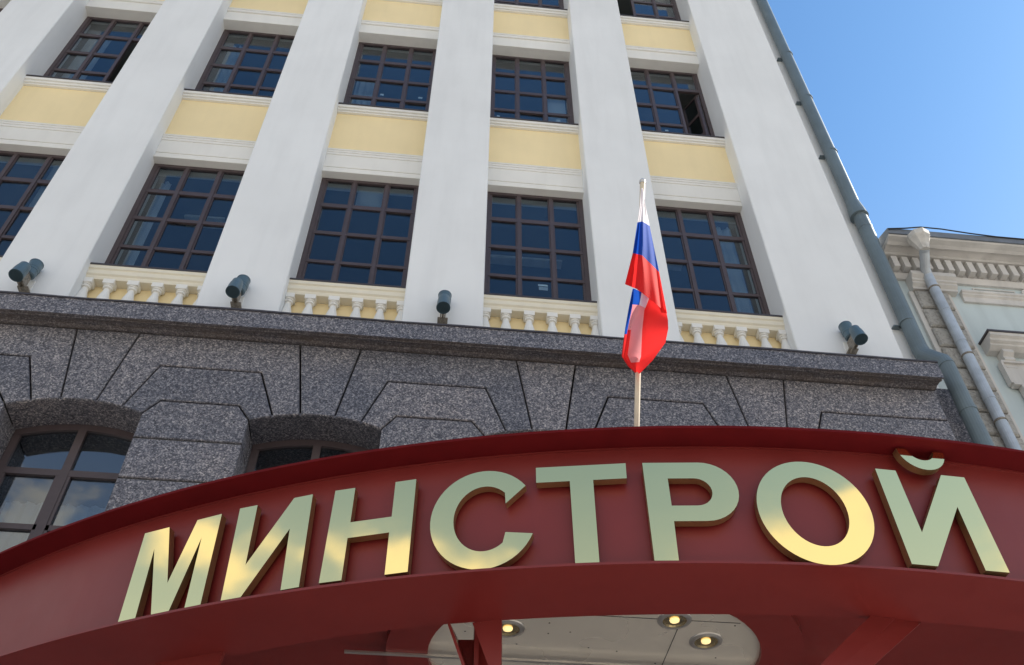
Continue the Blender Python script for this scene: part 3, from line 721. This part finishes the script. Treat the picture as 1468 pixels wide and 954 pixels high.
# studs holding the letters off the fascia
for s in (-3.34, -3.0, -2.8, -2.5, -2.33, -2.03, -1.84, -1.225, -0.9, -0.43, 0.17, 0.49):
    th = s/RLET
    for z in ((2.42,) if s in (-1.84, -0.43) else (2.25, 2.58)):
        obj('stud', tube([cp(KR-0.001, th, z), cp(KR+0.020, th, z)], 0.008, 8), M_GSIDE, sign)

# ------------------------------------------------------------------ flag on its short pole
PB, PT = Vector((0.9116, -4.2691, ZTp+0.013)), onY(921, 262, -4.80)
flag = thing('flag', PB, 'white, blue and red striped flag hanging on a pale pole above the canopy', 'flag')
ax = (PT-PB).normalized()
obj('flagpole', tube([PB, PT], 0.0135, 14), flat('pale pole', (0.62, 0.55, 0.42), 0.35), flag)
obj('pole_socket', lathe(PB.x, PB.y, [(0.05, PB.z-0.001), (0.05, PB.z+0.01), (0.024, PB.z+0.014), (0.022, PB.z+0.10)], 16), M_ALU, flag)
obj('finial', tube([PT-ax*0.005, PT+ax*0.012, PT+ax*0.025], [0.017, 0.017, 0.006], 12), M_ALU, flag)
def pole_y(py):                              # depth of the pole at an image row
    lo, hi = 0.0, 1.0
    t = (640-py)/(640-262.0)
    return PB.y+(PT.y-PB.y)*max(0.0, min(1.05, t))
ZF = 2.51
def fp(zx, zy, dy): return onY(860+zx/ZF, 250+zy/ZF, pole_y(250+zy/ZF)+dy)
def lerp_poly(P, t):
    f = t*(len(P)-1); i = min(int(f), len(P)-2); u = f-i
    return (P[i][0]+(P[i+1][0]-P[i][0])*u, P[i][1]+(P[i+1][1]-P[i][1])*u)
def sheet(guides, mats, nsub, ncol, fold, d0, name, pick=None):
    V, F, fm = [], [], []
    rows = []
    for gi in range(len(guides)-1):
        for k in range(nsub): rows.append((gi, k/nsub))
    rows.append((len(guides)-2, 1.0))
    for ri, (gi, u) in enumerate(rows):
        for c in range(ncol+1):
            t = c/ncol; a, b = lerp_poly(guides[gi], t), lerp_poly(guides[gi+1], t)
            x, y = a[0]+(b[0]-a[0])*u, a[1]+(b[1]-a[1])*u
            V.append(fp(x, y, d0+fold(t, (ri/len(rows)))))
    for r in range(len(rows)-1):
        for c in range(ncol):
            F.append((r*(ncol+1)+c, r*(ncol+1)+c+1, (r+1)*(ncol+1)+c+1, (r+1)*(ncol+1)+c)); fm.append(pick(rows[r][0], c/ncol) if pick else rows[r][0])
    me = obj(name, (V, F), None, flag, smooth=True, mats=mats, fm=fm, fix=False)
    return me
foldA = lambda t, v: 0.035*math.sin(t*7.5+1.2*v)*min(1, v*2+0.1) + 0.012*math.sin(t*17+v*5)
sheet([[(148, 52), (152, 50), (156, 54)], [(144, 110), (155, 108), (164, 114)], [(135, 174), (152, 170), (179, 186)], [(118, 284), (152, 292), (213, 352)], [(90, 396), (135, 414), (205, 470), (242, 502)]],
      [M_FW, M_FW, M_FB, M_FR], 8, 22, foldA, -0.045, 'upper_cloth')
foldB = lambda t, v: 0.03*math.sin(t*6.0*v+0.5)+0.015*math.sin(t*9+v*14)
left = [(118, 412), (104, 480), (90, 560), (78, 655), (100, 690), (128, 716)]
l2 = [(124, 412), (116, 480), (100, 560), (84, 655), (103, 688), (129, 715)]
m1 = [(150, 425), (140, 480), (112, 560), (100, 650), (112, 678), (131, 712)]
m2 = [(180, 440), (160, 490), (152, 560), (148, 655), (142, 676), (136, 712)]
rt = [(238, 490), (245, 525), (246, 556), (236, 606), (190, 670), (142, 719)]
sheet([left, l2, m1, m2, rt], [M_FB, M_FW, M_FP, M_FR], 5, 30, lambda t, v: 0.02*math.sin(v*9+t*3)+0.012*math.sin(t*11), -0.034, 'lower_cloth',
      pick=lambda g, t: (0 if t < 0.42 else 3) if g == 0 else ((0 if t < 0.16 else (2 if t < 0.40 else 3)) if g == 1 else ((1 if t < 0.16 else (2 if t < 0.80 else 3)) if g == 2 else 3)))

# ------------------------------------------------------------------ twin floodlights on the pilasters
def floodlight(x, label):
    t = thing('floodlight', (x, 0, 8.2), label, 'floodlight', 'floodlights along the granite ledge')
    obj('wall_plate', boxc(x-0.05, x+0.05, -0.012, 0.001, 8.24, 8.40, 0.003), M_TRIM, t)
    obj('bracket', join(box(x-0.012, x+0.012, -0.16, -0.012, 8.20, 8.225), box(x-0.03, x-0.018, -0.20, -0.05, 8.16, 8.34), box(x+0.018, x+0.03, -0.24, -0.08, 8.18, 8.36), tube([(x-0.03, -0.1, 8.3), (x+0.03, -0.2, 8.3)], 0.012, 8), box(x-0.06, x+0.06, -0.10, 0.0, 8.185, 8.20)), M_BRKT, t)
    for c, ax_ in (((x+0.005, -0.10, 8.47), Vector((0, 0.10, 1))), ((x, -0.275, 8.27), Vector((0, -0.25, -1)))):
        c = Vector(c); a = ax_.normalized()
        h = obj('lamp_head', tube([c-a*0.115, c-a*0.10, c-a*0.02, c-a*0.018, c+a*0.02, c+a*0.022, c+a*0.125], [0.05, 0.066, 0.070, 0.075, 0.075, 0.078, 0.079], 22), M_SPOT, t)
        obj('lens', tube([c+a*0.1252, c+a*0.127], 0.070, 20), M_BLACK, h)
        obj('shade_rim', tube([c+a*0.124, c+a*0.14, c+a*0.14, c+a*0.124], [0.082, 0.082, 0.073, 0.073], 22, caps=False), M_SPOT, h)
floodlight(-4.875, 'dark green twin floodlight on the third pilaster counted from the flag')
floodlight(-2.478, 'dark green twin floodlight on the second pilaster counted from the flag')
floodlight(-0.078, 'dark green twin floodlight on the pilaster one bay from the flag')
floodlight(4.905, 'dark green twin floodlight on the wide corner pilaster beside the drainpipe')

# ------------------------------------------------------------------ drainpipes
dp = thing('drainpipe', (5.96, -0.12, G), 'thick blue-green drainpipe bent round the granite ledge at the corner', 'drainpipe')
obj('upper_pipe', tube([(5.85, 0.05, 11.25), (5.85, 0.05, TOP+0.2)], 0.098, 20), M_PIPE, dp)
obj('collar', tube([(5.86, 0.05, 11.20), (5.855, 0.05, 11.30), (5.85, 0.05, 11.55)], [0.135, 0.128, 0.099], 20), M_PIPE, dp)
obj('middle_pipe', tube([(5.87, 0.05, 11.28), (5.872, 0.05, 8.40), (5.875, 0.04, 8.33)], 0.100, 20), M_PIPE, dp)
obj('elbow', tube([(5.874, 0.046, 8.40), (5.878, 0.03, 8.30), (5.955, -0.14, 8.02), (5.962, -0.155, 7.93)], 0.104, 20), M_PIPE, dp)
obj('lower_pipe', tube([(5.962, -0.155, 7.98), (5.985, -0.155, G+0.3), (5.985, -0.35, G+0.12)], 0.097, 20), M_PIPE, dp)
for z in (16.2, 14.6, 12.9, 8.9): obj('pipe_clip', join(tube([(5.86, 0.05, z), (5.86, 0.05, z+0.03)], 0.106, 20), box(5.70, 5.80, 0.10, 0.171, z, z+0.02)), M_PIPE, dp)
for z in (7.2, 10.9): obj('pipe_joint', tube([(5.966 if z < 8 else 5.87, -0.155 if z < 8 else 0.05, z), (5.966 if z < 8 else 5.87, -0.155 if z < 8 else 0.05, z+0.05)], 0.104, 20), M_PIPE, dp)

# ------------------------------------------------------------------ neighbouring house
YN = 0.30; NX0, NX1 = 6.07, 24.0
nb = thing('neighbour_house', (NX0, YN, G), 'old pale grey-blue stucco house with dentil cornice beside the office building', 'house')
NZ = lambda px, py, Y: onY(px, py, Y).z
obj('wall', box(NX0, NX1, YN, 8.0, G, 10.40), M_NEIGH, nb)
zr0, zr1 = NZ(1440, 347.6, -0.12), NZ(1440, 342, -0.12)
obj('roof', join(extr([(-0.12, zr0), (-0.13, zr1), (4.0, zr1+1.6), (8.0, zr1+0.2), (8.0, zr0)], 'x', NX0, NX1)), flat('roof sheet', (0.16, 0.18, 0.21), 0.5, 0.2, 4, 0.2), nb)
obj('cable', tube([(NX0, -0.14, zr1-0.03), (NX0+0.25, -0.15, zr1+0.0), (NX0+0.5, -0.15, zr1+0.06), (NX0+0.8, -0.15, zr1+0.055), (NX0+1.2, -0.145, zr1+0.015), (NX0+1.6, -0.138, zr1-0.004), (NX0+2.4, -0.136, zr1-0.006)], 0.011, 6), M_BLACK, nb)
zs = NZ(1440, 376, 0.14)
obj('cornice', extr([(8.0, zr0-0.002), (-0.10, zr0-0.002), (-0.09, zr0-0.03), (-0.02, zr0-0.06), (0.02, zr0-0.09), (0.03, zs+0.06), (0.14, zs+0.015), (0.14, zs-0.03), (YN-0.001, zs-0.045), (8.0, zs-0.045)], 'x', NX0, NX1), M_NTRIM, nb)
zd0, zd1 = NZ(1440, 399, 0.2), zs-0.046
den = obj('dentil_band', box(NX0, NX1, 0.262, YN+0.1, zd0-0.02, zd1), M_NTRIM, nb)
x = NX0+0.06; dm = None
while x < 14:
    V, F = box(0, 0.085, 0, 0.13, 0, zd1-zd0-0.03)
    if dm is None: dm = mesh_of('dentil', V, F, M_NTRIM)
    o = link('dentil', dm, den); o.location = Vector((x, 0.135, zd0)) - WL[nb.name]; x += 0.158
ze = NZ(1440, 410, 0.24)
obj('moulding', extr([(YN, zd0-0.021), (0.235, zd0-0.021), (0.225, zd0-0.04), (0.24, zd0-0.075), (0.262, ze), (YN, ze)], 'x', NX0, NX1), M_NTRIM, nb)
zf0 = NZ(1440, 425, 0.28)
# frieze panels between the mouldings, with a rosette
for i in range(3):
    xa = 7.25+2.0*i
    fr_ = obj('frieze_panel', join(box(xa, xa+0.62, 0.282, YN+0.05, zf0+0.05, zf0+0.068), box(xa, xa+0.62, 0.282, YN+0.05, ze-0.07, ze-0.052), box(xa, xa+0.018, 0.283, YN+0.05, zf0+0.0685, ze-0.0705), box(xa+0.602, xa+0.62, 0.283, YN+0.05, zf0+0.0685, ze-0.0705)), M_NTRIM, nb)
    rz = (zf0+ze)/2; V, F = [], []
    obj('rosette', join(tube([(xa+0.80, 0.27, rz), (xa+0.80, YN+0.02, rz)], 0.09, 20), tube([(xa+0.80, 0.255, rz), (xa+0.80, 0.271, rz)], [0.03, 0.05], 14)), M_NTRIM, nb)
z1_, z2_ = zf0, NZ(1440, 437, 0.27)
obj('string_course', extr([(YN, z1_), (0.215, z1_), (0.215, z1_-0.035), (0.235, z1_-0.05), (0.235, z1_-0.075), (0.262, z1_-0.10), (0.265, z2_), (YN, z2_)], 'x', 7.02, NX1), M_NTRIM, nb)
# corner strip of rusticated quoins with a capital
cap = obj('capital', extr([(YN, 10.10), (0.10, 10.10), (0.10, 10.03), (0.14, 9.99), (0.14, 9.955), (0.16, 9.94), (0.16, 9.91), (0.20, 9.87), (0.20, 9.83), (YN, 9.83)], 'x', 6.30, 6.94), M_NTRIM, nb)
qz = 9.825; i = 0
while qz > 5.2:
    h = 0.372
    obj('quoin', stone([(6.30, qz-h), (6.80 if i % 2 == 0 else 6.80, qz-h), (6.80, qz), (6.30, qz)], 0.205, YN+0.02, 0.016, 0.022), M_QUOIN, cap)
    qz -= h; i += 1
obj('corner_strip', box(6.25, 6.84, 0.255, YN+0.01, G, 9.825), M_NTRIM, nb)
# window with hood, consoles and eared surround
def nwindow(xc):
    hw_ = 0.62; zt_ = NZ(1452, 540, 0.25); hz = NZ(1440, 477, 0.05)
    w = obj('window', join(box(xc-hw_, xc-hw_+0.07, 0.41, 0.47, zt_-2.4, zt_), box(xc+hw_-0.07, xc+hw_, 0.41, 0.47, zt_-2.4, zt_), box(xc-hw_+0.07, xc+hw_-0.07, 0.411, 0.469, zt_-0.07, zt_), box(xc-0.04, xc+0.04, 0.412, 0.468, zt_-2.4, zt_-0.07), box(xc-hw_+0.07, xc+hw_-0.07, 0.413, 0.467, zt_-0.75, zt_-0.68)), M_TRIM, nb)
    obj('pane', box(xc-hw_+0.06, xc+hw_-0.06, 0.44, 0.446, zt_-2.4, zt_-0.05), M_GLASS, w)
    obj('surround', join(box(xc-hw_-0.20, xc-hw_, 0.225, 0.42, zt_-2.4, zt_-0.15), box(xc+hw_, xc+hw_+0.20, 0.225, 0.42, zt_-2.4, zt_-0.15), box(xc-hw_-0.32, xc-hw_, 0.2255, 0.42, zt_-0.15, zt_+0.2), box(xc+hw_, xc+hw_+0.32, 0.2255, 0.42, zt_-0.15, zt_+0.2), box(xc-hw_, xc+hw_, 0.226, 0.42, zt_, zt_+0.2),
        box(xc-hw_-0.34, xc+hw_+0.34, 0.195, 0.28, zt_+0.2, zt_+0.235), box(xc-hw_-0.35, xc-hw_-0.32, 0.195, 0.28, zt_-0.16, zt_+0.2), box(xc-hw_-0.23, xc-hw_-0.20, 0.195, 0.28, zt_-2.4, zt_-0.16), box(xc-hw_-0.32, xc-hw_-0.20, 0.196, 0.28, zt_-0.19, zt_-0.155)), M_NTRIM, w)
    hd = obj('hood', extr([(YN+0.02, hz), (0.05, hz), (0.05, hz-0.05), (0.09, hz-0.07), (0.09, hz-0.11), (0.13, hz-0.13), (0.13, hz-0.16), (0.20, hz-0.20), (YN+0.02, hz-0.20)], 'x', xc-hw_-0.42, xc+hw_+0.42), M_NTRIM, w)
    obj('hood_flashing', box(xc-hw_-0.44, xc+hw_+0.44, 0.035, YN+0.02, hz+0.001, hz+0.03), M_FLASH, w)
    for s in (-1, 1):
        x_ = xc+s*(hw_+0.21)
        obj('console', extr([(YN, hz-0.205), (0.15, hz-0.205), (0.14, hz-0.26), (0.19, hz-0.30), (0.18, hz-0.36), (0.23, hz-0.40), (0.22, hz-0.47), (YN, hz-0.50)], 'x', x_-0.07, x_+0.07), M_NTRIM, w)
for xc in (7.98, 10.4, 12.8): nwindow(xc)
obj('wall_upstand', box(NX0, NX1, 2.0, 8.0, 10.39, zr0-0.01), M_NEIGH, nb)

np_ = thing('drainpipe', (6.56, 0.15, G), 'thinner zinc drainpipe with a rain hopper on the old house', 'drainpipe')
HP = onY(1319, 345, -0.16); J1 = onY(1325, 362, -0.12); J2 = onY(1326, 385, 0.06)
pt = onY(1331, 394, 0.13); pb_ = onY(1450, 640, 0.13); px_ = (pt.x+pb_.x)/2
obj('hopper', tube([HP+Vector((0, 0, -0.22)), HP+Vector((0, 0, -0.12)), HP+Vector((0, 0, 0.02)), HP+Vector((0, 0, 0.10))], [0.065, 0.09, 0.15, 0.155], 8), flat('pale hopper', (0.55, 0.53, 0.49), 0.6, 0, 9, 0.2), np_)
obj('swan_neck', tube([HP+Vector((0, 0, -0.20)), J1, (J1+J2)/2+Vector((0, -0.01, 0)), J2, Vector((px_, 0.13, pt.z-0.03)), Vector((px_, 0.13, pt.z-0.12))], 0.066, 16), M_ZINC, np_)
obj('lower_pipe', tube([(px_, 0.13, pt.z), (px_, 0.13, G+0.1)], 0.070, 18), M_ZINC, np_)
for z in (9.75, 8.45, 7.35): obj('pipe_clip', join(tube([(px_, 0.13, z), (px_, 0.13, z+0.025)], 0.078, 18), box(px_-0.012, px_+0.012, 0.19, 0.26, z, z+0.02)), M_BRKT, np_)
for z in (9.3, 8.7, 7.7): obj('pipe_joint', tube([(px_, 0.13, z), (px_, 0.13, z+0.04)], 0.0745, 18), M_ZINC, np_)
